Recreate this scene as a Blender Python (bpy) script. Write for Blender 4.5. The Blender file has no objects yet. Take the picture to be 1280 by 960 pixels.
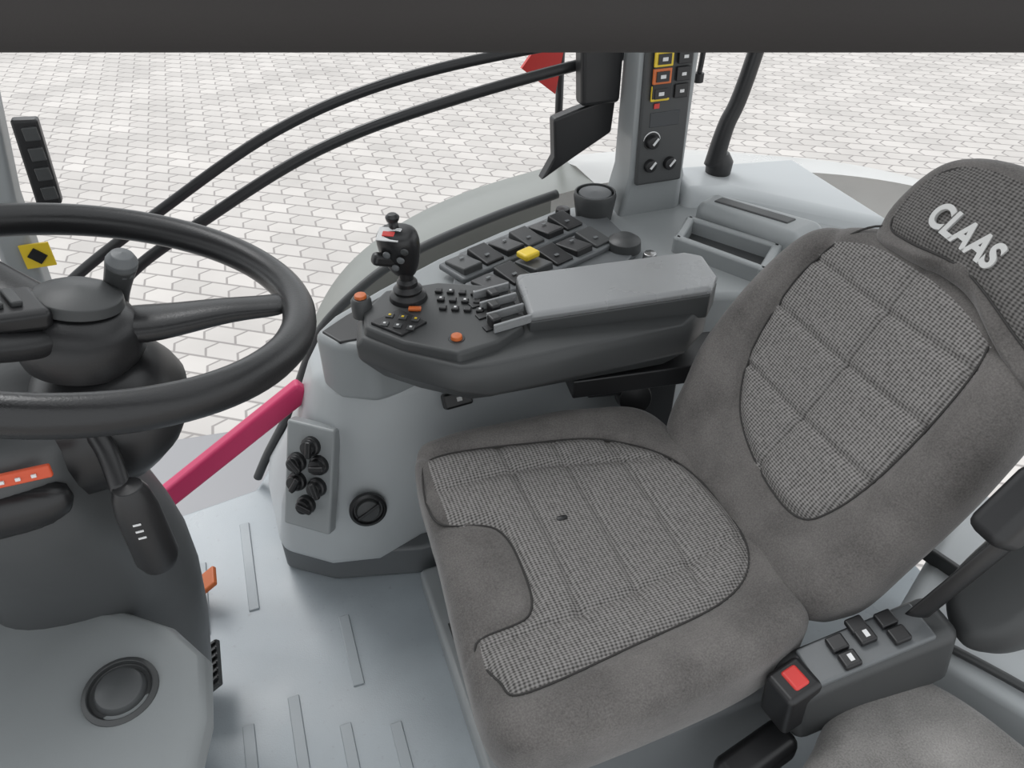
import bpy, bmesh, math, random
from mathutils import Vector as V, Matrix, Euler
random.seed(3)
D=bpy.data; COL=bpy.context.collection
sc=bpy.context.scene
try: sc.view_settings.view_transform='Standard'
except Exception: pass

# ---------------------------------------------------------------- materials
def newmat(name):
    m=D.materials.new(name); m.use_nodes=True
    nt=m.node_tree; b=nt.nodes["Principled BSDF"]; return m,nt,b
def N(nt,t,**k):
    n=nt.nodes.new(t)
    for a,v in k.items():
        if a in n.inputs.keys(): n.inputs[a].default_value=v
        else: setattr(n,a,v)
    return n
def plastic(name,col,rough=.45,var=.12,bump=.15,bscale=900,metal=0,spec=.5,patch=6,dirt=0):
    m,nt,b=newmat(name); L=nt.links
    tc=N(nt,"ShaderNodeTexCoord")
    nz=N(nt,"ShaderNodeTexNoise"); nz.inputs["Scale"].default_value=patch; nz.inputs["Detail"].default_value=6
    L.new(tc.outputs["Object"],nz.inputs["Vector"])
    mx=N(nt,"ShaderNodeMix",data_type='RGBA')
    mx.inputs["A"].default_value=tuple(c*(1-var) for c in col)+(1,)
    mx.inputs["B"].default_value=tuple(min(1,c*(1+var)) for c in col)+(1,)
    L.new(nz.outputs["Fac"],mx.inputs["Factor"]); out=mx.outputs["Result"]
    if dirt:
        d=N(nt,"ShaderNodeTexNoise"); d.inputs["Scale"].default_value=60; d.inputs["Detail"].default_value=10; d.inputs["Roughness"].default_value=.75
        L.new(tc.outputs["Object"],d.inputs["Vector"])
        r=N(nt,"ShaderNodeMapRange"); r.inputs["From Min"].default_value=.60; r.inputs["From Max"].default_value=.72; r.inputs["To Max"].default_value=dirt
        L.new(d.outputs["Fac"],r.inputs["Value"])
        m2=N(nt,"ShaderNodeMix",data_type='RGBA'); m2.inputs["B"].default_value=(.12,.11,.10,1)
        L.new(r.outputs["Result"],m2.inputs["Factor"]); L.new(out,m2.inputs["A"]); out=m2.outputs["Result"]
    L.new(out,b.inputs["Base Color"])
    rr=N(nt,"ShaderNodeMapRange"); rr.inputs["From Min"].default_value=.3; rr.inputs["From Max"].default_value=.7
    rr.inputs["To Min"].default_value=max(.05,rough-.09); rr.inputs["To Max"].default_value=rough+.09
    L.new(nz.outputs["Fac"],rr.inputs["Value"]); L.new(rr.outputs["Result"],b.inputs["Roughness"])
    b.inputs["Metallic"].default_value=metal
    b.inputs["Specular IOR Level"].default_value=spec
    if bump>0:
        n2=N(nt,"ShaderNodeTexNoise"); n2.inputs["Scale"].default_value=bscale; n2.inputs["Detail"].default_value=2
        L.new(tc.outputs["Object"],n2.inputs["Vector"])
        bp=N(nt,"ShaderNodeBump"); bp.inputs["Strength"].default_value=bump; bp.inputs["Distance"].default_value=.0006
        L.new(n2.outputs["Fac"],bp.inputs["Height"]); L.new(bp.outputs["Normal"],b.inputs["Normal"])
    return m
def emis(name,col,s):
    m,nt,b=newmat(name); b.inputs["Base Color"].default_value=col+(1,); b.inputs["Emission Color"].default_value=col+(1,); b.inputs["Emission Strength"].default_value=s
    return m
def fabric_plain(name,col):
    m,nt,b=newmat(name); L=nt.links
    tc=N(nt,"ShaderNodeTexCoord")
    a=N(nt,"ShaderNodeTexNoise"); a.inputs["Scale"].default_value=12; a.inputs["Detail"].default_value=6
    f=N(nt,"ShaderNodeTexNoise"); f.inputs["Scale"].default_value=420; f.inputs["Detail"].default_value=3
    L.new(tc.outputs["Object"],a.inputs["Vector"]); L.new(tc.outputs["Object"],f.inputs["Vector"])
    ad=N(nt,"ShaderNodeMath",operation='MULTIPLY_ADD'); L.new(f.outputs["Fac"],ad.inputs[0]); ad.inputs[1].default_value=.9; L.new(a.outputs["Fac"],ad.inputs[2])
    mr=N(nt,"ShaderNodeMapRange"); mr.inputs["From Min"].default_value=.6; mr.inputs["From Max"].default_value=1.3
    L.new(ad.outputs[0],mr.inputs["Value"])
    mx=N(nt,"ShaderNodeMix",data_type='RGBA'); mx.inputs["A"].default_value=tuple(c*.58 for c in col)+(1,); mx.inputs["B"].default_value=tuple(c*1.45 for c in col)+(1,)
    L.new(mr.outputs["Result"],mx.inputs["Factor"]); L.new(mx.outputs["Result"],b.inputs["Base Color"])
    b.inputs["Roughness"].default_value=.95; b.inputs["Specular IOR Level"].default_value=.15
    b.inputs["Sheen Weight"].default_value=.2
    bp=N(nt,"ShaderNodeBump"); bp.inputs["Strength"].default_value=.4; bp.inputs["Distance"].default_value=.001
    L.new(f.outputs["Fac"],bp.inputs["Height"]); L.new(bp.outputs["Normal"],b.inputs["Normal"])
    return m
def fabric_weave(name,dark,light,k=850):
    m,nt,b=newmat(name); L=nt.links
    tc=N(nt,"ShaderNodeTexCoord"); sp=N(nt,"ShaderNodeSeparateXYZ"); L.new(tc.outputs["Object"],sp.inputs[0])
    def lin(ax,ay):
        m1=N(nt,"ShaderNodeMath",operation='MULTIPLY'); L.new(sp.outputs[0],m1.inputs[0]); m1.inputs[1].default_value=ax
        m2=N(nt,"ShaderNodeMath",operation='MULTIPLY_ADD'); L.new(sp.outputs[1],m2.inputs[0]); m2.inputs[1].default_value=ay; L.new(m1.outputs[0],m2.inputs[2])
        s=N(nt,"ShaderNodeMath",operation='SINE'); L.new(m2.outputs[0],s.inputs[0]); return s
    s1=lin(k*.62,k*.95); s2=lin(k*.62,-k*.95)
    mu=N(nt,"ShaderNodeMath",operation='MULTIPLY'); L.new(s1.outputs[0],mu.inputs[0]); L.new(s2.outputs[0],mu.inputs[1])
    nz=N(nt,"ShaderNodeTexNoise"); nz.inputs["Scale"].default_value=200; L.new(tc.outputs["Object"],nz.inputs["Vector"])
    av=N(nt,"ShaderNodeMath",operation='MULTIPLY_ADD'); L.new(nz.outputs["Fac"],av.inputs[0]); av.inputs[1].default_value=1.6; L.new(mu.outputs[0],av.inputs[2])
    mr=N(nt,"ShaderNodeMapRange"); mr.inputs["From Min"].default_value=-.15; mr.inputs["From Max"].default_value=1.5
    L.new(av.outputs[0],mr.inputs["Value"])
    mx=N(nt,"ShaderNodeMix",data_type='RGBA'); mx.inputs["A"].default_value=dark+(1,); mx.inputs["B"].default_value=light+(1,)
    L.new(mr.outputs["Result"],mx.inputs["Factor"]); L.new(mx.outputs["Result"],b.inputs["Base Color"])
    b.inputs["Roughness"].default_value=.92; b.inputs["Specular IOR Level"].default_value=.15
    bp=N(nt,"ShaderNodeBump"); bp.inputs["Strength"].default_value=.5; bp.inputs["Distance"].default_value=.001
    L.new(mr.outputs["Result"],bp.inputs["Height"]); L.new(bp.outputs["Normal"],b.inputs["Normal"])
    return m
def paving():
    m,nt,b=newmat("concrete_pavers"); L=nt.links
    tc=N(nt,"ShaderNodeTexCoord"); mp=N(nt,"ShaderNodeMapping"); mp.inputs["Rotation"].default_value=(0,0,math.radians(34))
    L.new(tc.outputs["Object"],mp.inputs["Vector"])
    sp=N(nt,"ShaderNodeSeparateXYZ"); L.new(mp.outputs[0],sp.inputs[0])
    def tri(src,per,amp):
        p=N(nt,"ShaderNodeMath",operation='PINGPONG'); L.new(src,p.inputs[0]); p.inputs[1].default_value=per
        q=N(nt,"ShaderNodeMath",operation='MULTIPLY'); L.new(p.outputs[0],q.inputs[0]); q.inputs[1].default_value=amp; return q
    tx=tri(sp.outputs[1],.085,.60)
    ax=N(nt,"ShaderNodeMath",operation='ADD'); L.new(sp.outputs[0],ax.inputs[0]); L.new(tx.outputs[0],ax.inputs[1])
    cb=N(nt,"ShaderNodeCombineXYZ"); L.new(ax.outputs[0],cb.inputs[0]); L.new(sp.outputs[1],cb.inputs[1])
    br=N(nt,"ShaderNodeTexBrick"); L.new(cb.outputs[0],br.inputs["Vector"])
    br.inputs["Scale"].default_value=1; br.inputs["Brick Width"].default_value=.23; br.inputs["Row Height"].default_value=.17
    br.inputs["Mortar Size"].default_value=.011; br.inputs["Mortar Smooth"].default_value=.5
    br.inputs["Color1"].default_value=(.47,.445,.425,1); br.inputs["Color2"].default_value=(.56,.53,.505,1); br.inputs["Mortar"].default_value=(.29,.27,.26,1)
    nz=N(nt,"ShaderNodeTexNoise"); nz.inputs["Scale"].default_value=1.3; nz.inputs["Detail"].default_value=8; L.new(tc.outputs["Object"],nz.inputs["Vector"])
    mr=N(nt,"ShaderNodeMapRange"); mr.inputs["To Min"].default_value=.78; mr.inputs["To Max"].default_value=1.18; L.new(nz.outputs["Fac"],mr.inputs["Value"])
    mx=N(nt,"ShaderNodeMix",data_type='RGBA',blend_type='MULTIPLY'); mx.inputs["Factor"].default_value=1
    L.new(br.outputs["Color"],mx.inputs["A"]); L.new(mr.outputs["Result"],mx.inputs["B"]); L.new(mx.outputs["Result"],b.inputs["Base Color"])
    b.inputs["Roughness"].default_value=.9
    bp=N(nt,"ShaderNodeBump"); bp.inputs["Strength"].default_value=.4; bp.inputs["Distance"].default_value=.01; bp.invert=True
    L.new(br.outputs["Fac"],bp.inputs["Height"]); L.new(bp.outputs["Normal"],b.inputs["Normal"])
    return m
def checkerplate():
    m,nt,b=newmat("aluminium_tread"); L=nt.links
    tc=N(nt,"ShaderNodeTexCoord"); mp=N(nt,"ShaderNodeMapping"); mp.inputs["Scale"].default_value=(34,34,34); mp.inputs["Rotation"].default_value=(0,0,.78)
    L.new(tc.outputs["Object"],mp.inputs[0]); vo=N(nt,"ShaderNodeTexVoronoi"); vo.inputs["Randomness"].default_value=0; vo.inputs["Scale"].default_value=1; L.new(mp.outputs[0],vo.inputs["Vector"])
    mr=N(nt,"ShaderNodeMapRange"); mr.inputs["From Min"].default_value=.2; mr.inputs["From Max"].default_value=.42; L.new(vo.outputs["Distance"],mr.inputs["Value"])
    mx=N(nt,"ShaderNodeMix",data_type='RGBA'); mx.inputs["A"].default_value=(.62,.62,.62,1); mx.inputs["B"].default_value=(.22,.22,.23,1); L.new(mr.outputs["Result"],mx.inputs["Factor"]); L.new(mx.outputs["Result"],b.inputs["Base Color"])
    b.inputs["Metallic"].default_value=.2; b.inputs["Roughness"].default_value=.45
    bp=N(nt,"ShaderNodeBump"); bp.inputs["Strength"].default_value=.6; bp.inputs["Distance"].default_value=.003; bp.invert=True; L.new(mr.outputs["Result"],bp.inputs["Height"]); L.new(bp.outputs["Normal"],b.inputs["Normal"])
    return m

M_black=plastic("black_plastic",(.012,.012,.013),.38)
M_wheel=plastic("wheel_leather",(.012,.012,.013),.34,bump=.3,bscale=500)
M_dark=plastic("dark_grey_plastic",(.045,.047,.048),.45)
M_col=plastic("column_grey_plastic",(.060,.063,.065),.45)
M_mid=plastic("mid_grey_plastic",(.115,.122,.127),.45)
M_body=plastic("console_grey_plastic",(.265,.28,.285),.42,var=.08)
M_ped=plastic("pedestal_grey_plastic",(.26,.275,.28),.42,var=.08)
M_light=plastic("light_grey_plastic",(.41,.43,.44),.38,var=.07)
M_pad=plastic("pad_grey_with_sheen",(.25,.255,.26),.28,var=.06)  # grey lightened to carry the sun sheen on the pad top
M_floor=plastic("cab_floor_mat",(.32,.355,.38),.36,var=.28,bump=.3,bscale=300,patch=5,dirt=.45)
M_floor2=plastic("floor_rib",(.30,.33,.35),.42,var=.1)
M_orange=plastic("orange_button",(.55,.13,.03),.4,bump=0)
M_yellow=plastic("yellow_button",(.70,.50,.03),.4,bump=0)
M_red=plastic("red_button",(.55,.04,.035),.4,bump=0)
M_pink=plastic("pink_paint",(.62,.04,.14),.4,bump=0)
M_white=plastic("white_mark",(.65,.65,.65),.5,bump=0)
M_letter=plastic("lettering_print",(.50,.50,.49),.7,bump=0)
M_blueg=plastic("display_glass",(.03,.035,.04),.12,bump=0)
M_fender=plastic("fender_grey",(.22,.23,.215),.35,bump=0)
M_fenderl=plastic("fender_overexposed",(.52,.52,.51),.35,bump=0)  # rear part of the same fender, overexposure put into a paler grey
M_head=plastic("headliner",(.030,.027,.026),.9)
M_seatp=fabric_plain("seat_velour",(.108,.101,.097))
M_weave=fabric_weave("seat_weave",(.055,.052,.050),(.245,.235,.228))
M_weaved=fabric_weave("headrest_weave",(.04,.038,.037),(.165,.158,.153))
M_weave2=fabric_plain("passenger_velour",(.19,.182,.175))
M_seam=plastic("seam_crease_dark",(.035,.033,.032),.9)  # dark colour for the painted shade in the seat creases
M_glow=emis("warm_indicator",(.5,.07,.025),.12)
M_metal=plastic("brushed_metal",(.5,.5,.5),.3,metal=1)
M_pave=paving(); M_tread=checkerplate()

# ---------------------------------------------------------------- helpers
def empty(name):
    e=D.objects.new(name,None); e.empty_display_size=.1; COL.objects.link(e); return e
def add(name,verts,faces,mats,parent=None,smooth=True,bevel=0,seg=3,sub=0,mat_idx=None,M=None):
    me=D.meshes.new(name); me.from_pydata([tuple(v) for v in verts],[],faces); me.update()
    if not isinstance(mats,(list,tuple)): mats=[mats]
    for m in mats: me.materials.append(m)
    bm=bmesh.new(); bm.from_mesh(me); bmesh.ops.recalc_face_normals(bm,faces=bm.faces); bm.to_mesh(me); bm.free()
    if mat_idx: 
        for p,i in zip(me.polygons,mat_idx): p.material_index=i
    for p in me.polygons: p.use_smooth=smooth
    o=D.objects.new(name,me); COL.objects.link(o)
    if M is not None: o.matrix_world=M
    if parent: o.parent=parent
    if bevel:
        b=o.modifiers.new("b","BEVEL"); b.width=bevel; b.segments=seg; b.limit_method='ANGLE'; b.angle_limit=math.radians(35); b.harden_normals=True
    if sub:
        s=o.modifiers.new("s","SUBSURF"); s.levels=sub; s.render_levels=sub
    return o
def box(name,size,loc,mat,parent=None,rot=(0,0,0),bevel=.004,seg=3,taper=1.0):
    x,y,z=[s/2 for s in size]; t=taper
    vs=[(-x,-y,-z),(x,-y,-z),(x,y,-z),(-x,y,-z),(-x*t,-y*t,z),(x*t,-y*t,z),(x*t,y*t,z),(-x*t,y*t,z)]
    fs=[(0,3,2,1),(4,5,6,7),(0,1,5,4),(1,2,6,5),(2,3,7,6),(3,0,4,7)]
    M=Matrix.Translation(loc)@Euler([math.radians(a) for a in rot]).to_matrix().to_4x4()
    return add(name,vs,fs,mat,parent,bevel=bevel,seg=seg,M=M,smooth=bevel>0)
def rings(name,rs,mat,parent=None,bevel=0,sub=0,cap=True,M=None,seg=3,smooth=True):
    n=len(rs[0]); vs=[p for r in rs for p in r]; fs=[]
    for k in range(len(rs)-1):
        for i in range(n):
            j=(i+1)%n; fs.append((k*n+i,k*n+j,(k+1)*n+j,(k+1)*n+i))
    if cap: fs.append(tuple(range(n))); fs.append(tuple(range((len(rs)-1)*n,len(rs)*n)))
    return add(name,vs,fs,mat,parent,bevel=bevel,sub=sub,M=M,seg=seg,smooth=smooth)
def prism(name,pts,z0,z1,mat,parent=None,bevel=.006,M=None,seg=3,shrink=0):
    cx=sum(p[0] for p in pts)/len(pts); cy=sum(p[1] for p in pts)/len(pts)
    top=[(p[0]+(cx-p[0])*shrink,p[1]+(cy-p[1])*shrink,z1) for p in pts]
    return rings(name,[[(p[0],p[1],z0) for p in pts],top],mat,parent,bevel=bevel,M=M,seg=seg)
def spline(pts,n,closed=True):
    out=[];m=len(pts)
    segs=m if closed else m-1
    for s in range(segs):
        if closed: p0,p1,p2,p3=[V(pts[(s+k-1)%m]) for k in range(4)]
        else: p0,p1,p2,p3=[V(pts[max(0,min(m-1,s+k-1))]) for k in range(4)]
        for i in range(n):
            t=i/n; out.append(.5*((2*p1)+(p2-p0)*t+(2*p0-5*p1+4*p2-p3)*t*t+(3*p1-p0-3*p2+p3)*t**3))
    if not closed: out.append(V(pts[-1]))
    return out
def tube(name,pts,r,mat,parent=None,n=12,flat=1.0,smoothn=8,radii=None,M=None):
    P=spline(pts,smoothn,False) if len(pts)>2 and smoothn>1 else [V(p) for p in pts]
    if radii: 
        RR=[]
        for i in range(len(P)):
            f=i/(len(P)-1)*(len(radii)-1); k=min(int(f),len(radii)-2); RR.append(radii[k]+(radii[k+1]-radii[k])*(f-k))
    else: RR=[r]*len(P)
    rs=[]; prev=None
    for i,p in enumerate(P):
        t=(P[min(i+1,len(P)-1)]-P[max(i-1,0)]).normalized()
        if prev is None:
            a=V((0,0,1)) if abs(t.z)<.9 else V((0,1,0))
            u=(a-t*a.dot(t)).normalized()
        else: u=(prev-t*prev.dot(t)).normalized()
        prev=u; w=t.cross(u)
        rs.append([p+u*math.cos(2*math.pi*k/n)*RR[i]+w*math.sin(2*math.pi*k/n)*RR[i]*flat for k in range(n)])
    return rings(name,rs,mat,parent,M=M)
def lathe(name,prof,mat,parent=None,M=None,n=40,loc=None,scale=(1,1)):
    if M is None: M=Matrix.Translation(loc or (0,0,0))
    rs=[[(r*math.cos(2*math.pi*k/n)*scale[0],r*math.sin(2*math.pi*k/n)*scale[1],z) for k in range(n)] for r,z in prof]
    return rings(name,rs,mat,parent,M=M,smooth=True,bevel=.0012 ,seg=2)
def axisM(loc,d,up=(0,0,1)):
    z=V(d).normalized(); x=V(up).cross(z)
    if x.length<1e-3: x=V((1,0,0))
    x.normalize(); y=z.cross(x)
    m=Matrix((x,y,z)).transposed().to_4x4(); m.translation=V(loc); return m
def segd(p,a,b):
    a=V(a);b=V(b);ab=b-a; t=max(0,min(1,(p-a).dot(ab)/max(1e-9,ab.length_squared))); return (p-(a+ab*t)).length
def inside(p,poly):
    c=False;n=len(poly)
    for i in range(n):
        a=poly[i];b=poly[(i+1)%n]
        if (a[1]>p[1])!=(b[1]>p[1]) and p[0]<(b[0]-a[0])*(p[1]-a[1])/(b[1]-a[1])+a[0]: c=not c
    return c
def pad(name,outline,thick,rr,mats,parent,M,h=lambda x,y:0,inserts=(),seams=(),nin=56,spn=18,sdepth=.007,skirt=.0):
    O=spline([p+(0,) if len(p)==2 else p for p in outline],spn); n=len(O)
    c=sum(O,V((0,0,0)))/n
    ins=[[v.to_2d() for v in spline([p+(0,) for p in I],8)] for I in inserts]
    sm=[[v.to_2d() for v in spline([p+(0,) for p in S],6,False)] for S in seams]
    def top(p):
        q=p.to_2d(); z=h(q.x,q.y); dm=1
        for I in ins:
            for i in range(len(I)): dm=min(dm,segd(q,I[i],I[(i+1)%len(I)]))
        z-=sdepth*math.exp(-(dm/.008)**2)
        if any(inside(q,I) for I in ins):
            z+=.004*min(1,dm/.02)
            for S in sm:
                d=min(segd(q,S[i],S[i+1]) for i in range(len(S)-1)); z-=sdepth*.8*math.exp(-(d/.006)**2)
        return z
    rs=[]
    for k in range(1,nin+1):
        f=k/nin; R=[]
        for p in O:
            r=(p-c).length; q=c+(p-c)*(f*(1-rr/r)); R.append(V((q.x,q.y,top(q))))
        rs.append(R)
    for k in range(1,9):
        a=k/8*math.pi/2; d=rr*(1-math.sin(a)); R=[]
        for i,p in enumerate(O):
            r=(p-c).length; q=c+(p-c)*(1-d/r); R.append(V((q.x,q.y,rs[nin-1][i].z-rr*(1-math.cos(a)))))
        rs.append(R)
    last=rs[-1]
    for f,ins_ in ((.35,.0),(.7,.006),(1,.02)):
        R=[]
        for i,p in enumerate(O):
            r=(p-c).length; q=c+(p-c)*(1+(skirt*f-ins_)/r); R.append(V((q.x,q.y,last[i].z+( -thick-last[i].z)*f)))
        rs.append(R)
    vs=[V((c.x,c.y,top(c)))]+[p for r in rs for p in r]; fs=[];mi=[]
    for i in range(n):
        fs.append((0,1+i,1+(i+1)%n)); 
    for k in range(len(rs)-1):
        for i in range(n):
            j=(i+1)%n; fs.append((1+k*n+i,1+(k+1)*n+i,1+(k+1)*n+j,1+k*n+j))
    fs.append(tuple(1+(len(rs)-1)*n+i for i in range(n)))
    for fi,f in enumerate(fs):
        cc=sum((vs[v] for v in f),V((0,0,0)))/len(f)
        lim=fi< n+ nin*n
        mi.append(1 if (lim and any(inside(cc,I) for I in ins)) else 0)
    for q,I in enumerate(ins):
        T=[V((v.x,v.y,top(V((v.x,v.y,0)))+.0008)) for v in I]; T.append(T[0])
        tube(name+"_crease_line_%d"%q,T,.0017,M_seam,parent,n=6,smoothn=1,M=M)  # thin dark line round the insert, painting the shade in its crease
    return add(name,vs,fs,mats,parent,M=M,mat_idx=mi)

# ---------------------------------------------------------------- camera
ps,th=math.radians(20),math.radians(38)
F=V((math.sin(ps)*math.cos(th),math.cos(ps)*math.cos(th),-math.sin(th)));R=V((math.cos(ps),-math.sin(ps),0));U=R.cross(F)
cam=D.cameras.new("camera"); co=D.objects.new("camera",cam); COL.objects.link(co)
m=Matrix((R,U,-F)).transposed().to_4x4(); m.translation=(0,0,1.4); co.matrix_world=m
cam.lens=27; cam.sensor_width=36; cam.clip_start=.02; sc.camera=co

# ---------------------------------------------------------------- outside
add("ground_paving",[(-12,-8,-1.5),(22,-8,-1.5),(22,30,-1.5),(-12,30,-1.5)],[(0,1,2,3)],M_pave)

# ---------------------------------------------------------------- cab shell
fl=empty("floor")
prism("floor_mat",[(-.85,.0),(1.25,.0),(1.25,1.57),(-.10,1.57),(-.14,1.50),(-.34,1.47),(-.85,1.47)],-.05,0,M_floor,fl,bevel=.008)
for i,(x0,y0,x1,y1) in enumerate([(-.175,1.39,-.18,1.13),(0,1.05,0,.88),(-.21,.87,-.215,.60),(-.12,.90,-.13,.60),(-.04,.81,-.04,.60),(.05,.78,.05,.58),(-.28,1.30,-.28,1.1)]):
    box("floor_rib_%d"%i,(.022,abs(y1-y0),.005),((x0+x1)/2,(y0+y1)/2,.0015),M_floor2,fl,bevel=.002)
box("boarding_step",(.46,.34,.03),(-.27,1.67,-.080),M_tread,None,rot=(0,0,-6),bevel=.004)

ce=empty("ceiling")
box("roof_panel_front",(.55,1.35,.05),(-.70,1.0,1.66),M_head,ce)
box("roof_panel_rear",(.6,1.35,.05),(1.1,1.0,1.66),M_head,ce)
box("roof_panel_side",(1.3,.25,.05),(.2,1.55,1.66),M_head,ce)
hd=box("trim_1",(1.5,.10,.30),(0,0,0),M_head,None,bevel=.02,seg=5)
hm=Matrix((R,V((math.sin(ps),math.cos(ps),0)),V((0,0,1)))).transposed().to_4x4(); hm.translation=V((.108,.30,1.3120))+V((0.017,.047,.15)); hd.matrix_world=hm

# ---------------------------------------------------------------- operator seat
seat=empty("operator_seat")
def hc(x,y):
    v=abs(y-.69)/.27
    return .022*max(0,v-.55)**1.2*2.8 - .014*math.exp(-((x-.42)/.12)**2-((y-.69)/.13)**2) -.35*max(0,.22-x)**1.6+.03*max(0,(x-.5))
cush=[(.165,.93),(.22,.965),(.35,.965),(.48,.955),(.60,.90),(.625,.70),(.61,.48),(.53,.42),(.35,.40),(.19,.405),(.135,.45),(.135,.57),(.15,.74)]
pad("seat_cushion",cush,.13,.038,[M_seatp,M_weave],seat,Matrix.Translation((0,0,.52)),hc,
    inserts=[[(.168,.885),(.205,.91),(.34,.895),(.48,.865),(.565,.79),(.59,.68),(.575,.57),(.50,.51),(.34,.485),(.19,.47),(.165,.50),(.155,.565),(.235,.58),(.255,.65),(.245,.74),(.165,.785)]],
    seams=[[(.30,.93),(.315,.70),(.30,.55)],[(.39,.93),(.405,.70),(.39,.55)],[(.48,.92),(.495,.70),(.48,.55)],[(.15,.55),(.35,.56),(.58,.60)],[(.15,.835),(.35,.84),(.58,.78)]])
lathe("cushion_button",[(0,-.003),(.006,-.003),(.007,.001),(0,.003)],M_black,seat,loc=(.345,.725,.516),n=16,scale=(1.4,.7))
ax=(.551,0,.835); nn=(-.835,0,.551)
def slopeM(org):
    m=Matrix((V((0,-1,0)),V(ax),V(nn))).transposed().to_4x4(); m.translation=V(org); return m
BM=slopeM((.594,0,.53))
def hb(u,v):
    a=abs(-u-.675)/.245
    return .06*max(0,a-.45)**1.3-.018*math.exp(-((v-.2)/.15)**2)
bo=[(-.84,-.04),(-.90,.07),(-.925,.16),(-.92,.275),(-.885,.385),(-.82,.43),(-.74,.455),(-.62,.455),(-.52,.43),(-.45,.385),(-.43,.26),(-.43,.11),(-.44,.0),(-.50,-.05),(-.68,-.05)]
pad("backrest",bo,.11,.045,[M_seatp,M_weave],seat,BM,hb,
    inserts=[[(-.785,.435),(-.83,.335),(-.825,.20),(-.775,.115),(-.68,.07),(-.57,.06),(-.53,.11),(-.515,.23),(-.52,.38),(-.58,.44),(-.70,.455)]],
    seams=[[(-.85,.17),(-.68,.165),(-.50,.17)],[(-.85,.27),(-.68,.265),(-.50,.27)],[(-.85,.36),(-.68,.355),(-.50,.36)],[(-.665,.05),(-.665,.25),(-.665,.46)]])
HM=slopeM((.23+.66*.53-.014,0,.53))
ho=[(-.77,.445),(-.785,.50),(-.755,.575),(-.66,.605),(-.55,.60),(-.465,.565),(-.43,.48),(-.44,.395),(-.49,.40),(-.60,.445),(-.70,.44)]
pad("headrest",ho,.09,.03,[M_seatp,M_weaved],seat,HM,lambda u,v:-.03*((-u-.61)/.17)**2,
    inserts=[[(-.75,.467),(-.76,.505),(-.735,.560),(-.66,.588),(-.55,.582),(-.475,.548),(-.445,.48),(-.455,.425),(-.49,.43),(-.60,.466),(-.70,.462)]],nin=40,sdepth=.005)
tx=D.curves.new("headrest_lettering","FONT"); tx.body="CLAAS"; tx.size=.046; tx.extrude=.003; tx.offset=.0017; tx.space_character=1.02
tx.materials.append(M_letter); to=D.objects.new("headrest_lettering",tx); COL.objects.link(to); to.parent=seat
to.matrix_world=HM@Matrix.Translation((-.692,.494,.0030))@Matrix.Rotation(math.radians(-7),4,'Z')@Matrix.Diagonal((.84,1,1,1))
prism("seat_pan",[(.19,.90),(.55,.92),(.60,.50),(.20,.44),(.17,.48)],.33,.41,M_dark,seat,bevel=.015)
bell=[]
for i in range(9):
    z=.06+i*.03; o=0 if i%2 else .015
    bell.append([(.21-o,.50-o,z),(.56+o,.50-o,z),(.56+o,.90+o,z),(.21-o,.90+o,z)])
rings("suspension_bellows",bell,M_black,seat)
prism("side_cover",[(.23,.435),(.62,.435),(.62,.475),(.23,.475)],.10,.36,M_mid,seat,bevel=.012)
prism("seat_plinth",[(.17,.30),(.66,.30),(.66,1.07),(.175,1.07)],.0,.06,M_body,seat,bevel=.012)
box("side_lever",(.10,.015,.02),(.20,.42,.37),M_black,seat,rot=(0,0,20))
box("adjust_handle",(.12,.05,.05),(.49,.37,.345),M_black,seat,rot=(0,-5,10),bevel=.014)
box("side_trim",(.24,.07,.13),(.650,.39,.447),M_dark,seat,rot=(0,-14,-4),bevel=.018,seg=4)
box("trim_face",(.17,.055,.01),(.635,.39,.51),M_mid,seat,rot=(0,-14,-4),bevel=.004)
for i in range(3):
    box("seat_switch_%d"%i,(.024,.022,.010),(.60+.036*i,.378+.018*(i%2),.512+.009*i),M_black,seat,rot=(0,-14,-4),bevel=.003)
    box("seat_switch_b%d"%i,(.024,.022,.010),(.60+.036*i,.403+.010*(i%2),.512+.009*i),M_black,seat,rot=(0,-14,-4),bevel=.003)
    if i<2: box("seat_switch_mark_%d"%i,(.006,.010,.001),(.60+.036*i,.378+.018*(i%2),.5180+.009*i),M_white,seat,rot=(0,-14,-4),bevel=0)
box("buckle_housing",(.056,.050,.09),(.533,.388,.450),M_black,seat,rot=(0,-8,8),bevel=.008)
box("buckle_release",(.024,.030,.014),(.529,.388,.491),M_red,seat,rot=(0,-8,8),bevel=.004)
fm=slopeM((.755,0,.50))
pad("folded_armrest",[(-.40,.015),(-.43,.07),(-.425,.22),(-.40,.32),(-.34,.31),(-.31,.15),(-.315,.05),(-.35,.0)],.12,.035,[M_dark,M_dark],seat,fm,nin=12,spn=8)
box("belt_guide",(.06,.05,.10),(.755,.37,.745),M_black,seat,rot=(0,33,0),bevel=.015)
tube("seat_belt",[(.80,.35,.80),(.735,.365,.67),(.70,.385,.55)],.02,M_black,seat,flat=.2)

pse=empty("passenger_seat")
pad("cushion",[(.485,.27),(.56,.345),(.67,.400),(.745,.375),(.80,.27),(.82,.10),(.70,-.02),(.53,.05)],.07,.035,[M_weave2,M_weave2],pse,Matrix.Translation((0,0,.42)),lambda x,y:.0,nin=24)
box("cushion_base",(.30,.26,.22),(.67,.15,.24),M_dark,pse,bevel=.02)
box("cushion_plinth",(.44,.46,.13),(.72,.13,.065),M_mid,pse,bevel=.02)
wr=empty("rear_sill_panel")
prism("panel",[(.78,.46),(1.15,.66),(1.25,.20),(1.0,.0),(.86,.30)],.0,.38,M_light,wr,bevel=.02)
tube("seal",[(.80,.46,.385),(.89,.30,.39),(1.02,.02,.39)],.007,M_dark,wr)
box("strip",(.012,.42,.03),(.99,.36,.39),M_dark,wr,rot=(0,0,16))

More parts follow.
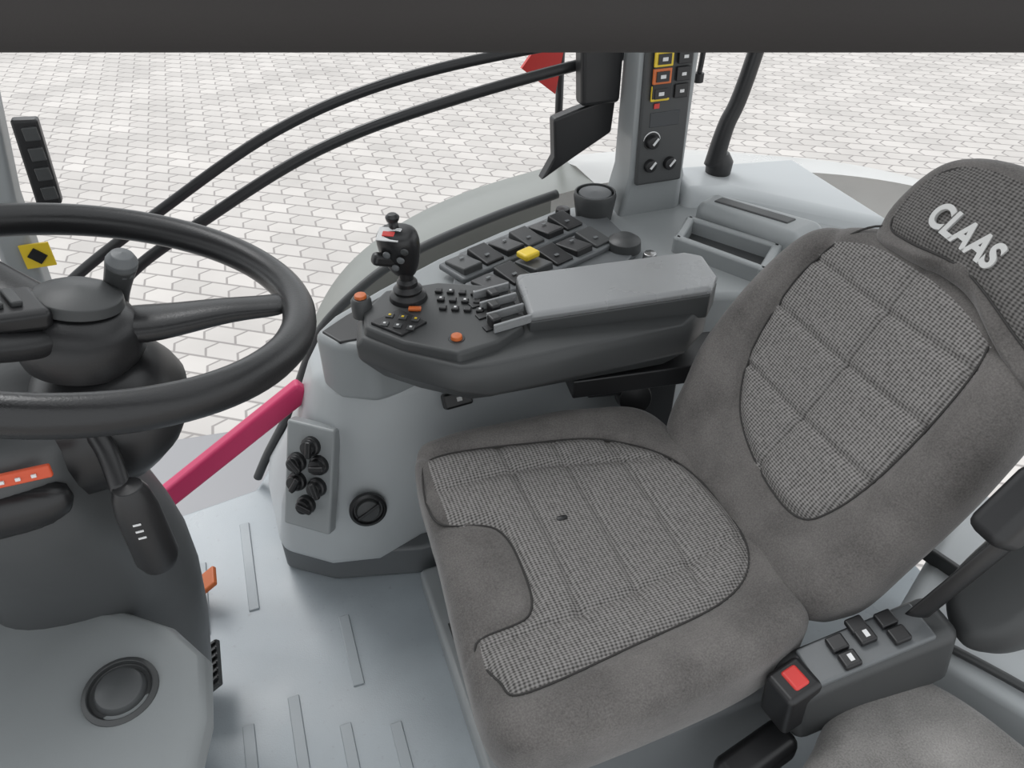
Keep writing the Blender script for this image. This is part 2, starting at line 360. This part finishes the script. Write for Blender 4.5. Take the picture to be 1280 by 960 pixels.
# ---------------------------------------------------------------- armrest console
arm=empty("armrest_console")
body=[(.13,1.15),(.115,1.08),(.17,1.01),(.25,.935),(.30,.925),(.66,.925),(.725,.97),(.745,1.06),(.43,1.14),(.29,1.205),(.18,1.21)]
def shr(pts,d,z):
    cx=sum(p[0] for p in pts)/len(pts); cy=sum(p[1] for p in pts)/len(pts); o=[]
    for p in pts:
        v=V((p[0]-cx,p[1]-cy)); l=v.length; v*= (l-d)/l; o.append((cx+v.x,cy+v.y,z(p) if callable(z) else z))
    return o
rings("body",[shr(body,.04,lambda p:.585),shr(body,.0,lambda p:.615+.015*(p[0]<.3)),shr(body,.0,.655),shr(body,.012,.672)],M_dark,arm,bevel=.006)
pp=[(.395,1.00),(.42,1.135),(.73,1.08),(.755,1.055),(.74,.98),(.71,.95)]
def pz(x): return .70+.018*(x-.4)/.35
rings("armrest_pad_base",[[(x,y,.66) for x,y in pp],[(x,y,pz(x)-.008) for x,y in pp]],M_dark,arm,bevel=.004)
rings("armrest_pad",[[(x,y,pz(x)-.012) for x,y in pp],[(x,y,pz(x)+.006) for x,y in pp]],M_pad,arm,bevel=.010,seg=4)
prism("control_head",[(.14,1.14),(.13,1.085),(.18,1.02),(.26,.955),(.33,.965),(.39,1.0),(.41,1.13),(.29,1.19),(.19,1.195)],.665,.688,M_dark,arm,bevel=.006,shrink=.04)
prism("key_panel",[(.145,1.09),(.185,1.035),(.235,1.06),(.20,1.115)],.686,.693,M_black,arm,bevel=.002)
for i in range(3):
    for j in range(2):
        box("key_%d_%d"%(i,j),(.013,.013,.003),(.166+.019*i+.014*j,1.086-.013*i+.022*j-.012,.694),M_dark,arm,rot=(0,0,-30),bevel=.001)
        box("key_mark_%d_%d"%(i,j),(.004,.004,.001),(.166+.019*i+.014*j,1.086-.013*i+.022*j-.012,.6962),M_yellow if j else M_white,arm,rot=(0,0,-30),bevel=0)
for i in range(4):
    for j in range(3):
        box("button_%d_%d"%(i,j),(.013,.012,.006),(.280+.019*i-.004*j,1.15-.028*j-.010*i,.691),M_black,arm,rot=(0,0,-25),bevel=.002)
        if (i+j)%2: box("button_mark_%d_%d"%(i,j),(.004,.004,.001),(.280+.019*i-.004*j,1.15-.028*j-.010*i,.6945),M_white,arm,rot=(0,0,-25),bevel=0)
for i in range(3):
    y=1.015+.038*i
    box("slider_slot_%d"%i,(.075,.016,.004),(.355,y,.689),M_black,arm,rot=(0,0,10),bevel=.001)
    box("slider_%d"%i,(.018,.022,.020),(.338+.012*i,y,.698),M_black,arm,rot=(0,0,10),bevel=.004)
for i in range(4):
    box("rail_%d"%i,(.070,.005,.016),(.365,.999+.037*i,.696),M_pad,arm,rot=(0,0,8),bevel=.0015)
lathe("orange_knob",[(.0,0),(.010,0),(.009,.007),(0,.008)],M_orange,arm,loc=(.268,1.0,.688),n=20)
lathe("knob_ring",[(.0,0),(.014,0),(.014,.003),(0,.003)],M_black,arm,loc=(.268,1.0,.686),n=20)
box("orange_switch",(.022,.010,.006),(.225,1.105,.692),M_orange,arm,rot=(0,0,-20),bevel=.002)
lathe("orange_dial",[(.0,-.03),(.018,-.03),(.018,.0),(.014,.006),(0,.006)],M_dark,arm,loc=(.142,1.150,.700),n=24)
lathe("orange_dial_cap",[(.0,0),(.011,0),(.010,.006),(0,.007)],M_orange,arm,loc=(.142,1.150,.706),n=20)
box("bracket",(.30,.10,.04),(.62,.99,.555),M_black,arm,rot=(0,0,-8))
box("support_post",(.08,.06,.30),(.66,1.02,.42),M_black,arm)
lathe("height_knob",[(0,0),(.034,0),(.030,.03),(0,.032)],M_black,arm,M=axisM((.60,.985,.495),(-.3,-1,.3)),n=24)
box("height_lever",(.10,.02,.02),(.55,.98,.52),M_black,arm,rot=(0,10,0),bevel=.006)
jx,jy=.225,1.15
lathe("joystick_boot",[(0,0),(.034,0),(.032,.01),(.024,.016),(.026,.022),(.018,.028),(.018,.036),(.013,.042),(0,.042)],M_black,arm,loc=(jx,jy,.686),n=28)
tube("joystick_stem",[(jx,jy,.71),(jx-.001,jy,.74),(jx-.002,jy,.77)],.012,M_black,arm,radii=[.012,.013,.018])
JM=axisM((jx-.003,jy,.776),(-.12,-.2,1))@Matrix.Scale(1.28,4)
rings("joystick_head",[[(x*s,y*s,z) for x,y in [(.026,.0),(.022,.016),(.010,.022),(-.012,.022),(-.030,.014),(-.034,-.004),(-.022,-.020),(.006,-.024),(.022,-.016)]] for s,z in ((.45,-.04),(.75,-.022),(.95,.0),(1.05,.022),(.9,.036),(.6,.040))],M_black,arm,M=JM,sub=1)
box("joystick_face",(.030,.022,.002),(0,0,0),M_white,arm,bevel=.001).matrix_world=JM@Matrix.Translation((-.010,-.008,.0375))@Matrix.Rotation(.2,4,'X')
box("joystick_face_mark",(.016,.008,.002),(0,0,0),M_red,arm,bevel=.001).matrix_world=JM@Matrix.Translation((-.010,-.009,.0390))@Matrix.Rotation(.2,4,'X')
for k,(a,b_,z,mm) in enumerate([(-.012,-.0225,.016,M_mid),(.006,-.0235,.010,M_mid),(-.004,-.021,-.006,M_mid),(.012,-.020,.022,M_dark)]):
    lathe("joystick_key_%d"%k,[(0,0),(.0055,0),(.005,.003),(0,.004)],mm,arm,M=JM@Matrix.Translation((a,b_,z))@Matrix.Rotation(math.radians(90),4,'X'),n=14)
tube("joystick_thumb",[(jx-.012,jy,.815),(jx-.014,jy,.840)],.008,M_black,arm)
lathe("joystick_cap",[(0,0),(.010,0),(.012,.007),(.007,.012),(0,.012)],M_black,arm,loc=(jx-.014,jy,.838),n=18)
box("joystick_wing",(.05,.02,.022),(jx-.034,jy-.01,.775),M_black,arm,rot=(0,20,10),bevel=.008)

# ---------------------------------------------------------------- side console
con=empty("side_console")
rr_=[
 [(-.10,1.54,.07),(-.11,1.42,.07),(-.10,1.20,.07),(.00,1.125,.07),(.10,1.105,.07),(.20,1.14,.07),(.60,1.15,.07),(1.30,1.15,.07),(1.30,1.56,.07)],
 [(-.02,1.50,.20),(-.065,1.37,.20),(-.075,1.20,.20),(.005,1.115,.20),(.11,1.08,.20),(.20,1.11,.20),(.60,1.12,.20),(1.30,1.12,.20),(1.30,1.56,.20)],
 [(.05,1.46,.38),(.0,1.32,.38),(-.005,1.21,.38),(.045,1.145,.38),(.14,1.10,.38),(.24,1.09,.38),(.60,1.08,.38),(1.30,1.08,.38),(1.30,1.56,.38)],
 [(.10,1.38,.53),(.05,1.28,.53),(.045,1.20,.53),(.09,1.15,.53),(.17,1.12,.53),(.28,1.11,.53),(.60,1.08,.53),(1.30,1.05,.53),(1.30,1.55,.53)]]
rings("lower_housing",rr_,M_light,con,bevel=.03,seg=5)
prism("kick_base",[(-.09,1.53),(-.095,1.22),(.0,1.15),(.19,1.10),(1.25,1.10),(1.25,1.56)],0,.09,M_mid,con,bevel=.01)
top=[(.055,1.195),(.08,1.145),(.14,1.11),(.30,1.13),(.60,1.12),(.90,1.03),(1.30,1.03),(1.30,1.52),(.66,1.52),(.50,1.46),(.34,1.39),(.20,1.31),(.10,1.245)]
prism("tray_rim",top,.50,.625,M_body,con,bevel=.016,seg=4)
prism("switch_deck",[(.30,1.17),(.62,1.15),(.74,1.26),(.74,1.42),(.62,1.455),(.38,1.365)],.61,.640,M_mid,con,bevel=.004)
prism("front_pocket",[(.070,1.19),(.095,1.145),(.20,1.14),(.29,1.20),(.27,1.30),(.20,1.275),(.12,1.228)],.61,.628,M_black,con,bevel=.003)
dirv=V((.93,.37,0)).normalized(); ang=math.degrees(math.atan2(dirv.y,dirv.x))
for r,(sx,sy,nsw) in enumerate([(.36,1.285,6),(.385,1.195,6)]):
    mid=V((sx,sy,0))+dirv*(.148)
    box("switch_bezel_%d"%r,(.345,.082,.014),(mid.x,mid.y,.645),M_mid,con,rot=(0,0,ang),bevel=.005)
    for i in range(nsw):
        p=V((sx,sy,0))+dirv*(i*.056+.008)
        box("rocker_%d_%d"%(r,i),(.046,.064,.016),(p.x,p.y,.654),M_black if (i+r)%3 else M_dark,con,rot=(7 if i%2 else -7,0,ang),bevel=.003)
        if r==1 and i==2: box("rocker_guard",(.038,.032,.014),(p.x-.006,p.y+.016,.672),M_yellow,con,rot=(0,0,ang),bevel=.005)
        else: box("rocker_mark_%d_%d"%(r,i),(.010,.006,.001),(p.x,p.y+(.012 if i%2==0 else -.012),.6635),M_mid,con,rot=(7 if i%2 else -7,0,ang),bevel=0)
lathe("cup_holder",[(0,0),(.040,0),(.048,.055),(.046,.064),(.042,.064),(.038,.02),(0,.02)],M_dark,con,loc=(.725,1.45,.622))
lathe("cup_holder_lid",[(0,0),(.039,0),(.036,.006),(0,.009)],M_mid,con,loc=(.725,1.45,.678))
lathe("round_knob",[(0,0),(.018,0),(.016,.025),(0,.027)],M_black,con,loc=(.655,1.465,.625),n=24)
lathe("socket_knob",[(0,0),(.036,0),(.034,.022),(.022,.03),(0,.03)],M_dark,con,loc=(.71,1.27,.635),n=28)
lathe("key_switch",[(0,0),(.015,0),(.013,.03),(0,.032)],M_metal,con,loc=(.735,1.205,.625),n=20)
tr=[(.82,1.24),(.89,1.31),(.99,1.14),(.91,1.07)]
for i in range(4):
    a=V(tr[i]+(0,));b=V(tr[(i+1)%4]+(0,)); mdl=(a+b)/2; d=b-a
    box("tray_wall_%d"%i,(d.length+.02,.018,.04),(mdl.x,mdl.y,.64),M_body,con,rot=(0,0,math.degrees(math.atan2(d.y,d.x))),bevel=.006)
prism("tray_bottom",tr,.61,.628,M_dark,con,bevel=.002)
prism("rear_hump",[(.905,1.33),(.98,1.37),(1.12,1.15),(1.01,1.11)],.61,.685,M_body,con,bevel=.025,seg=5)
prism("hump_slot",[(.945,1.315),(.972,1.325),(1.06,1.18),(1.03,1.17)],.67,.688,M_dark,con,bevel=.003)
rings("rear_shell",[[(.93,1.40,.60),(1.03,1.38,.60),(1.32,1.05,.60),(1.34,1.56,.60),(.95,1.56,.60)],[(.95,1.44,.66),(1.05,1.41,.66),(1.32,1.15,.645),(1.34,1.56,.64),(.96,1.56,.67)]],M_light,con,bevel=.022,seg=5)
fn=V((-.58,-.72,.36)).normalized()
PM=axisM((-.004,1.140,.334),fn)
add("connector_plate",[(-.052,-.112,-.02),(.052,-.112,-.02),(.052,.112,-.02),(-.052,.112,-.02),(-.052,-.112,.008),(.052,-.112,.008),(.052,.112,.008),(-.052,.112,.008)],
    [(0,3,2,1),(4,5,6,7),(0,1,5,4),(1,2,6,5),(2,3,7,6),(3,0,4,7)],M_body,con,bevel=.006,M=PM)
for i,(a,b_) in enumerate([(.005,.07),(-.024,.03),(.024,.035),(-.022,-.01),(.022,-.012),(.0,-.055)]):
    lathe("connector_%d"%i,[(0,0),(.020,0),(.019,.010),(.015,.012),(.014,.022),(0,.023)],M_black,con,M=PM@Matrix.Translation((a,b_,.007)),n=20)
    box("connector_tab_%d"%i,(.012,.034,.012),(0,0,0),M_black,con).matrix_world=PM@Matrix.Translation((a+.006,b_,.030))@Matrix.Rotation(i*.9,4,'Z')
OM=axisM((.090,1.084,.268),(-.05,-1,.22))
lathe("round_vent",[(0,0),(.037,0),(.037,.010),(.031,.013),(.029,.006),(0,.006)],M_black,con,M=OM)
lathe("vent_core",[(0,0),(.026,0),(.022,.009),(0,.011)],M_dark,con,M=OM@Matrix.Translation((0,0,.004)))
box("vent_bar",(.05,.006,.006),(0,0,0),M_black,con,bevel=.001).matrix_world=OM@Matrix.Translation((0,0,.015))@Matrix.Rotation(.5,4,'Z')
box("toggle_switch",(.055,.030,.026),(.285,1.085,.492),M_black,con,rot=(55,0,4),bevel=.005)
box("toggle_mark",(.010,.008,.002),(.287,1.0742,.4995),M_white,con,rot=(55,0,4),bevel=0)

# ---------------------------------------------------------------- control pillar
pil=empty("control_pillar")
rings("pillar_cover",[[(.775,1.43,.61),(.93,1.43,.61),(1.02,1.54,.61),(.80,1.56,.61)],[(.79,1.415,.72),(.92,1.415,.72),(.965,1.50,.72),(.80,1.52,.72)],[(.795,1.43,1.0),(.93,1.43,1.0),(.96,1.50,1.0),(.80,1.52,1.0)],[(.80,1.48,1.65),(.93,1.48,1.65),(.96,1.54,1.65),(.80,1.56,1.65)]],M_body,pil,bevel=.012)
box("control_face",(.112,.012,.33),(.855,1.417,.87),M_dark,pil,rot=(-3,0,0),bevel=.005)
box("button_frame",(.044,.004,.17),(.838,1.410,.975),M_black,pil,rot=(-3,0,0),bevel=.001)
for i in range(5):
    z=1.036-.034*i
    box("pillar_key_a%d"%i,(.042,.006,.031),(.836,1.408,z),M_yellow if i!=3 else M_orange,pil,rot=(-3,0,0),bevel=.002)
    box("pillar_inner_a%d"%i,(.029,.003,.020),(.836,1.4042,z),M_black,pil,rot=(-3,0,0),bevel=0)
    box("pillar_icon_a%d"%i,(.012,.002,.007),(.836,1.4025,z),M_white,pil,rot=(-3,0,0),bevel=0)
    box("pillar_key_b%d"%i,(.032,.006,.028),(.886,1.410,z),M_black,pil,rot=(-3,0,0),bevel=.002)
    box("pillar_icon_b%d"%i,(.010,.002,.006),(.886,1.4065,z),M_white,pil,rot=(-3,0,0),bevel=0)
box("pillar_warning",(.012,.002,.010),(.832,1.409,.874),M_red,pil,bevel=0)
box("pillar_display",(.07,.003,.03),(.855,1.410,.845),M_blueg,pil,rot=(-3,0,0),bevel=.001)
for i,(x,z) in enumerate([(.829,.800),(.829,.748),(.876,.748)]):
    Mx=axisM((x,1.4095,z),(0,-1,.0))
    lathe("climate_dial_ring_%d"%i,[(0,0),(.0215,0),(.0215,.002),(0,.002)],M_white if i!=1 else M_pad,pil,M=Mx,n=28)
    lathe("climate_dial_inner_%d"%i,[(0,0),(.0195,0),(.0195,.003),(0,.003)],M_black,pil,M=Mx,n=28)
    lathe("climate_dial_%d"%i,[(0,0),(.0155,0),(.013,.014),(0,.015)],M_black,pil,M=Mx,n=28)
    box("dial_pointer_%d"%i,(.005,.018,.001),(0,0,0),M_white,pil,bevel=0).matrix_world=Mx@Matrix.Translation((.003,.003,.0155))@Matrix.Rotation(-.7,4,'Z')
rings("speaker_bracket",[[(.70,y,.86),(.79,y,.86),(.79,y,1.03),(.69,y,1.03)] for y in (1.49,1.53)],M_black,pil,bevel=.01)
rings("mirror_bracket",[[(.645,y,.835),(.70,y,.85),(.79,y,.87),(.785,y,.79),(.70,y,.745),(.62,y,.70),(.65,y,.75)] for y in (1.51,1.54)],M_black,pil,bevel=.006)

# ---------------------------------------------------------------- window rails, pole, outside parts
wf=empty("window_1")
tube("frame_rail_1",[(-.75,1.55,.12),(-.56,1.55,.38),(-.44,1.55,.54),(-.37,1.55,.62),(-.17,1.55,.74),(.08,1.55,.87),(.33,1.55,.94),(.65,1.55,.975),(1.0,1.55,.99)],.011,M_black,wf,flat=.8)
tube("frame_rail_2",[(-.60,1.55,.16),(-.45,1.55,.40),(-.28,1.55,.60),(-.09,1.55,.71),(.15,1.55,.82),(.42,1.55,.885),(.80,1.55,.94),(1.1,1.55,.95)],.012,M_black,wf,flat=.8)
tube("sill_seal",[(-.13,1.52,.02),(-.09,1.51,.10),(-.02,1.50,.22),(.05,1.48,.38),(.10,1.45,.48),(.22,1.47,.56),(.34,1.49,.60),(.52,1.53,.625),(.68,1.56,.64)],.011,M_dark,wf)
pol=empty("rear_window_post")
tube("post",[(1.24,1.50,1.65),(1.12,1.50,.93),(1.075,1.50,.77),(1.06,1.50,.68)],.018,M_black,pol,radii=[.016,.018,.020,.024])
lathe("post_foot",[(0,-.03),(.03,-.03),(.032,.0),(.02,.02),(0,.022)],M_black,pol,loc=(1.075,1.50,.69))
hk=empty("cab_hook")
tube("rod",[(1.0,1.52,1.1),(.998,1.52,.94),(.995,1.52,.89)],.006,M_black,hk); lathe("knob",[(0,0),(.012,0),(.012,.02),(0,.022)],M_black,hk,loc=(.995,1.52,.875),n=20)
fe=empty("rear_fender")
prof=[(.02,-.10),(.06,.20),(.14,.38),(.28,.50),(.50,.58),(.80,.62)]
P=spline([(a,0,b_) for a,b_ in prof],6,False)
vs=[];fs=[]
for i,p in enumerate(P):
    f=i/(len(P)-1)
    vs+= [(p.x,1.60,p.z+.01),(p.x-.02*(1-f),1.70+.08*f,p.z),(p.x-.03*(1-f),1.75+.12*f,p.z-.06),(p.x,1.76+.12*f,p.z-.3)]
for i in range(len(P)-1):
    for k in range(3): a=i*4+k; fs.append((a,a+1,a+5,a+4))
add("fender_front",vs,fs,M_fender,fe)
vs=[];fs=[]; n=20
for i in range(n):
    f=i/(n-1); x=.80+1.3*f
    for k,(y,dz) in enumerate([(1.60,.03),(1.72,.03),(1.86,.0),(1.94,-.08),(1.96,-.35)]):
        vs.append((x,y-.18*f*f if k>1 else y,.60+dz-.25*f*f))
for i in range(n-1):
    for k in range(4): a=i*5+k; fs.append((a,a+1,a+6,a+5))
add("fender_rear",vs,fs,M_fenderl,fe)
add("warning_reflector",[(.68,1.80,.86),(.77,1.80,.79),(.79,1.80,.90),(.75,1.80,.945),(.68,1.81,.86),(.77,1.81,.79),(.79,1.81,.90),(.75,1.81,.945)],[(0,1,2,3),(7,6,5,4),(0,4,5,1),(1,5,6,2),(2,6,7,3),(3,7,4,0)],M_red,fe,smooth=False)
tube("reflector_stalk",[(.79,1.82,.60),(.79,1.82,.90)],.01,M_black,fe)

# front pillar
ap=empty("front_pillar")
rings("pillar",[[(x-.05,1.28,z),(x,1.28,z),(x+.0,1.34,z),(x-.06,1.34,z)] for x,z in ((-.36,.45),(-.335,.9),(-.30,1.1),(-.30,1.65))],M_body,ap,bevel=.01)
box("switch_strip",(.035,.02,.13),(-.287,1.285,.955),M_black,ap,rot=(0,4,0),bevel=.004)
for i in range(4): box("strip_key_%d"%i,(.020,.006,.02),(-.285+.002*i,1.273,.910+.03*i),M_dark,ap,bevel=.002)
box("warning_label",(.042,.004,.040),(-.335,1.275,.812),M_yellow,ap,bevel=0)
box("label_symbol",(.022,.002,.018),(-.335,1.272,.812),M_black,ap,rot=(0,45,0),bevel=0)

box("pink_lever",(.40,.030,.046),(-.145,1.28,.338),M_pink,None,rot=(0,-33,0),bevel=.008)

# ---------------------------------------------------------------- steering wheel
sw=empty("steering_wheel")
tau=math.radians(15)
WM=Matrix.Translation((-.172,.724,1.018))@Matrix.Rotation(math.radians(-4.0),4,'X')@Matrix.Rotation(tau,4,'Y')
RO,ri=.202,.0170
nR,nr=96,16
vs=[];fs=[]
for i in range(nR):
    a=2*math.pi*i/nR
    for k in range(nr):
        b_=2*math.pi*k/nr; r=RO+ri*math.cos(b_)
        vs.append((r*math.cos(a),r*math.sin(a),ri*1.05*math.sin(b_)))
for i in range(nR):
    for k in range(nr):
        fs.append((i*nr+k,((i+1)%nR)*nr+k,((i+1)%nR)*nr+(k+1)%nr,i*nr+(k+1)%nr))
add("rim",vs,fs,M_wheel,sw,M=WM)
def spoke(name,a,w0,w1,drop):
    d=V((math.cos(a),math.sin(a),0)); s=V((-math.sin(a),math.cos(a),0)); rs=[]
    for f,w,z,t in ((.02,w0,-drop,.016),(.07,w0*.9,-drop*.9,.015),(.13,w1*1.05,-drop*.35,.011),(.17,w1,-.006,.009),(.196,w1*1.15,0,.008)):
        c=d*f+V((0,0,z)); rs.append([c+s*w+V((0,0,t*.3)),c+s*w*.6+V((0,0,t)),c-s*w*.6+V((0,0,t)),c-s*w+V((0,0,t*.3)),c-s*w*.8-V((0,0,t)),c+s*w*.8-V((0,0,t))])
    rings(name,rs,M_wheel,sw,M=WM,sub=2)
spoke("spoke_1",math.radians(4),.034,.019,.03)
spoke("spoke_2",math.radians(140),.034,.022,.03)
spoke("spoke_3",math.radians(222),.034,.022,.03)
lathe("hub",[(0,-.05),(.05,-.05),(.058,-.03),(.056,-.008),(.046,.006),(.030,.013),(0,.016)],M_wheel,sw,M=WM@Matrix.Translation((0,0,-.018)))
lathe("hub_cap",[(0,0),(.040,0),(.038,.010),(.024,.017),(0,.019)],M_dark,sw,M=WM@Matrix.Translation((0,0,-.006)))
KM=WM@Matrix.Rotation(math.radians(205),4,'Z')@Matrix.Translation((.085,0,-.005))
box("thumb_panel",(.11,.060,.022),(0,0,0),M_black,sw,bevel=.008).matrix_world=KM
for i in range(5): box("thumb_key_%d"%i,(.010,.030,.006),(0,0,0),M_dark,sw,bevel=.002).matrix_world=KM@Matrix.Translation((-.03+.015*i,.0,.013))

# ---------------------------------------------------------------- steering column
sc_=empty("steering_column")
def ell(cx,cy,z,rx,ry,n=20,p=2.6):
    o=[]
    for k in range(n):
        a=2*math.pi*k/n; c,s=math.cos(a),math.sin(a)
        o.append((cx+rx*math.copysign(abs(c)**(2/p),c),cy+ry*math.copysign(abs(s)**(2/p),s),z))
    return o
rings("upper_shroud",[ell(-.175,.72,.955,.045,.045),ell(-.18,.72,.94,.06,.06),ell(-.185,.725,.90,.088,.085),ell(-.195,.73,.86,.085,.09),ell(-.235,.73,.82,.08,.08)],M_black,sc_,sub=1)
rings("column_body",[ell(-.29,.73,.935,.085,.080),ell(-.292,.725,.915,.100,.105),ell(-.29,.72,.81,.10,.105),ell(-.285,.76,.72,.105,.10),ell(-.29,.80,.60,.12,.10),ell(-.32,.83,.45,.14,.10),ell(-.42,.88,.0,.16,.12)],M_col,sc_,sub=1)
box("indicator_strip",(.080,.006,.013),(-.262,.616,.908),M_glow,sc_,rot=(-12,0,0),bevel=.002)
for i in range(5): box("indicator_mark_%d"%i,(.004,.002,.003),(-.288+.013*i,.6122,.9085),M_white,sc_,rot=(-12,0,0),bevel=0)
rings("storage_recess",[ell(-.285,.632,.884,.065,.018),ell(-.285,.625,.862,.070,.018),ell(-.285,.632,.832,.055,.018)],M_black,sc_,sub=1)
tube("control_stalk",[(-.20,.68,.92),(-.180,.64,.90),(-.172,.605,.875)],.010,M_black,sc_)
lathe("control_stalk_grip",[(0,-.100),(.017,-.100),(.021,-.088),(.020,-.02),(.017,.0),(.013,.01),(0,.012)],M_black,sc_,loc=(-.165,.600,.872),n=24)
for i in range(3): box("stalk_mark_%d"%i,(.007,.001,.002),(-.165,.5793,.850-.009*i),M_white,sc_,bevel=0)
tube("shuttle_lever",[(-.16,.77,.95),(-.145,.755,1.0),(-.13,.745,1.035)],.014,M_dark,sc_,radii=[.010,.012,.015])
lathe("shuttle_lever_end",[(0,-.01),(.013,-.01),(.015,.004),(.010,.012),(0,.014)],M_mid,sc_,M=axisM((-.13,.745,1.035),(.2,-.12,.6)),n=20)

# dashboard pedestal with round vent
da=empty("dashboard")
t0=[(-.70,.82),(-.42,.80),(-.29,.745),(-.19,.665),(-.155,.61),(-.158,.53),(-.185,.43),(-.26,.37),(-.70,.37)]
def lv(dx,z): return [(x+dx,y,z) for x,y in t0]
rings("pedestal",[lv(-.40,.0),lv(-.32,.22),lv(-.13,.44),lv(-.03,.53),lv(-.003,.565),lv(-.01,.59),shr([(p[0],p[1]) for p in lv(-.015,0)],.02,.605)],M_ped,da,bevel=.012,seg=4)
VM=axisM((-.25,.582,.604),(.03,-.10,1))
lathe("round_vent",[(0,0),(.040,0),(.040,.006),(.034,.009),(.032,.003),(0,.003)],M_dark,da,M=VM)
lathe("vent_core",[(0,0),(.029,0),(.024,.012),(.014,.017),(0,.018)],M_col,da,M=VM)
rings("instrument_cowl",[ell(-.50,.92,.45,.16,.22),ell(-.47,.92,.70,.15,.21),ell(-.44,.92,.86,.12,.18),ell(-.42,.92,.93,.08,.13)],M_mid,da,sub=1)
box("instrument_glass",(.12,.20,.01),(-.36,.90,.90),M_blueg,da,rot=(0,40,0),bevel=.004)
pe=empty("accelerator_pedal")
box("pedal_plate",(.09,.05,.012),(-.275,1.19,.05),M_orange,pe,rot=(0,-35,0),bevel=.004)
box("pedal_arm",(.02,.02,.12),(-.33,1.19,.06),M_black,pe,bevel=.004)
bpd=empty("brake_pedal")
box("pedal_plate",(.09,.10,.012),(-.275,.96,.07),M_dark,bpd,rot=(0,-35,0),bevel=.003)
for i in range(6): box("tread_%d"%i,(.09,.006,.006),(-.278,.92+.016*i,.079),M_black,bpd,rot=(0,-35,0),bevel=.001)
box("pedal_arm",(.02,.02,.12),(-.33,.96,.06),M_black,bpd,bevel=.004)

# ---------------------------------------------------------------- light
w=D.worlds.new("world"); sc.world=w; w.use_nodes=True
nt=w.node_tree; bg=nt.nodes["Background"]; bg.inputs["Color"].default_value=(.95,.98,1,1); bg.inputs["Strength"].default_value=1.28
sl=D.lights.new("sun","SUN"); sl.energy=1.5; sl.angle=math.radians(30); so=D.objects.new("sun",sl); COL.objects.link(so)
so.rotation_euler=V((.25,-.75,-1)).to_track_quat('-Z','Y').to_euler()
